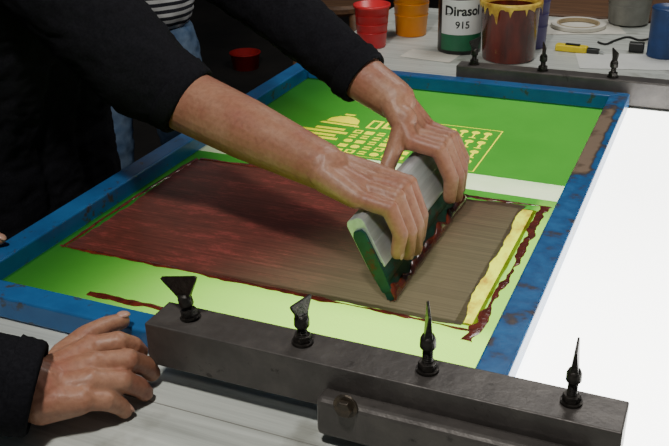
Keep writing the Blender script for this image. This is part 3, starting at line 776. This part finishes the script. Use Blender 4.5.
def kp(t, w): v = a.lerp(b, t)+nrm*w; return (v.x, v.y)
fin('knife_handle', slab([kp(0,-.009),kp(.02,-.012),kp(.6,-.012),kp(.66,-.008),kp(.66,.008),kp(.6,.012),kp(.02,.012),kp(0,.009)], .0005, .014), M['yellowpl'], KN, bevel=.002)
fin('knife_slider', slab([kp(.2,-.004),kp(.5,-.004),kp(.5,.004),kp(.2,.004)], .0141, .017), M['blackpl'], KN)
fin('knife_nose', slab([kp(.66,-.009),kp(.9,-.006),kp(.9,.006),kp(.66,.009)], .001, .011), M['blackpl'], KN, bevel=.001)
fin('knife_blade', slab([kp(.9,-.0045),kp(1.03,-.0045),kp(.97,.0045),kp(.9,.0045)], .005, .0056), M['alu'], KN)
q = at(578, 27, 0); TR = root('tape_roll', 'large flat ring of pale tape lying between the ink jar and the grey bucket', 'tape roll', (q.x, q.y, .0024))
bm = bmesh.new(); lathe(bm, [(.052,0),(.066,0),(.066,.008),(.052,.008)], closed=True); fin('tape_layers', bm, M['paper'], TR, False)
bm = bmesh.new(); lathe(bm, [(.048,0),(.0518,0),(.0518,.009),(.048,.009)], closed=True); fin('core', bm, M['card'], TR, False)
def sheet(c, w, h, rot, lb, mt, z=.0002):
    bm = bmesh.new(); n = 8; g = [[None]*(n+1) for _ in range(n+1)]
    for i in range(n+1):
        for j in range(n+1):
            x, y = (i/n-.5)*w, (j/n-.5)*h; zz = .0005+.0008*abs(noise.noise(Vector((x*20,y*20,rot))))
            g[i][j] = bm.verts.new((x*math.cos(rot)-y*math.sin(rot), x*math.sin(rot)+y*math.cos(rot), zz))
    for i in range(n):
        for j in range(n): bm.faces.new((g[i][j],g[i+1][j],g[i+1][j+1],g[i][j+1]))
    o = fin('paper_sheet', bm, mt, None, False, True); o.location = (c.x, c.y, z); tag(o, lb, 'paper'); return o
sheet(at(630,62,0), .22, .12, .25, 'white paper sheet lying right of the knife near the blue can', M['white'])
sheet(at(430,56,0), .12, .07, -.1, 'white paper scrap in front of the labelled bottle', M['paper'])
sheet(at(580,27,0), .19, .15, .35, 'pale paper sheet lying under the ring of tape', M['paper'])
q = at(636,52,0); o = fin('steel_block', B(-.016,.016,-.010,.010,0,.020), M['blackpl'], None, False, bevel=.002); o.location = (q.x, q.y, .0016); tag(o, 'small dark block on the paper next to the blue can', 'block')
pts = [at(px,py,.0028) for px,py in ((598,42),(606,44),(616,40),(628,37),(640,40),(652,38),(668,33),(690,30))]
sm = []
for i in range(len(pts)-1):
    for k in range(5):
        t = k/5; p0,p1,p2,p3 = pts[max(i-1,0)],pts[i],pts[i+1],pts[min(i+2,len(pts)-1)]
        sm.append(.5*((2*p1)+(p2-p0)*t+(2*p0-5*p1+4*p2-p3)*t*t+(3*p1-p0-3*p2+p3)*t**3))
bm = bmesh.new(); tube(bm, sm, .0025, 8); o = recentre(fin('cable', bm, M['cord'], None, False, True)); tag(o, 'thin black cable trailing off to the right behind the rear clamp bar', 'cable')
q = aty(338, 8, 3.0)
ST = root('wooden_stool', 'brown wooden stool in the dark beyond the red cup', 'stool', (q.x, 3.0, fz))
bm = bmesh.new(); lathe(bm, [(0,.70),(.15,.70),(.16,.71),(.16,.725),(.15,.735),(0,.735)]); fin('seat', bm, M['wood'], ST, False)
for s in ((1,1),(1,-1),(-1,1),(-1,-1)):
    bm = bmesh.new(); tube(bm, [(s[0]*.10,s[1]*.10,.705),(s[0]*.16,s[1]*.16,0)], [.016,.014], 12); fin('leg', bm, M['wood'], ST, False, True)
for z, e in ((.25,.138),(.45,.122)):
    for s in (-1,1):
        bm = bmesh.new(); tube(bm, [(-e,s*e,z),(e,s*e,z)], .009, 10); fin('rung', bm, M['wood'], ST, False, True)
        bm = bmesh.new(); tube(bm, [(s*e,-e,z+.04),(s*e,e,z+.04)], .009, 10); fin('rung', bm, M['wood'], ST, False, True)
q = at(246, 68, fz)
TU = root('plastic_tub', 'dark red plastic tub on the dark floor, seen between the two arms', 'tub', (q.x, q.y, fz+.0005))
bm = bmesh.new(); lathe(bm, [(0,0),(.07,0),(.082,.085),(.088,.085),(.088,.092),(.078,.092),(.066,.008),(0,.008)]); fin('tub_wall', bm, M['red'], TU, False, True)

# ================================================================ LIGHT
def area(name, loc, target, size, power, col=(1,1,1)):
    l = bpy.data.lights.new(name, 'AREA'); l.energy = power; l.size = size; l.color = col
    o = bpy.data.objects.new(name, l); COL.objects.link(o); o.location = loc
    o.rotation_euler = (Vector(target)-Vector(loc)).to_track_quat('-Z','Y').to_euler(); return o
area('ceiling_lamp', (-.30,-.1,1.9), (-.45,1.0,0), .18, 33, (1,.96,.90))
area('ceiling_lamp', (-.1,2.4,1.9), (-.3,1.7,0), .8, 20, (1,.97,.92))
wd = bpy.data.worlds.new('world'); SC.world = wd; wd.use_nodes = True
wd.node_tree.nodes['Background'].inputs[0].default_value = (.6,.66,.7,1); wd.node_tree.nodes['Background'].inputs[1].default_value = .11
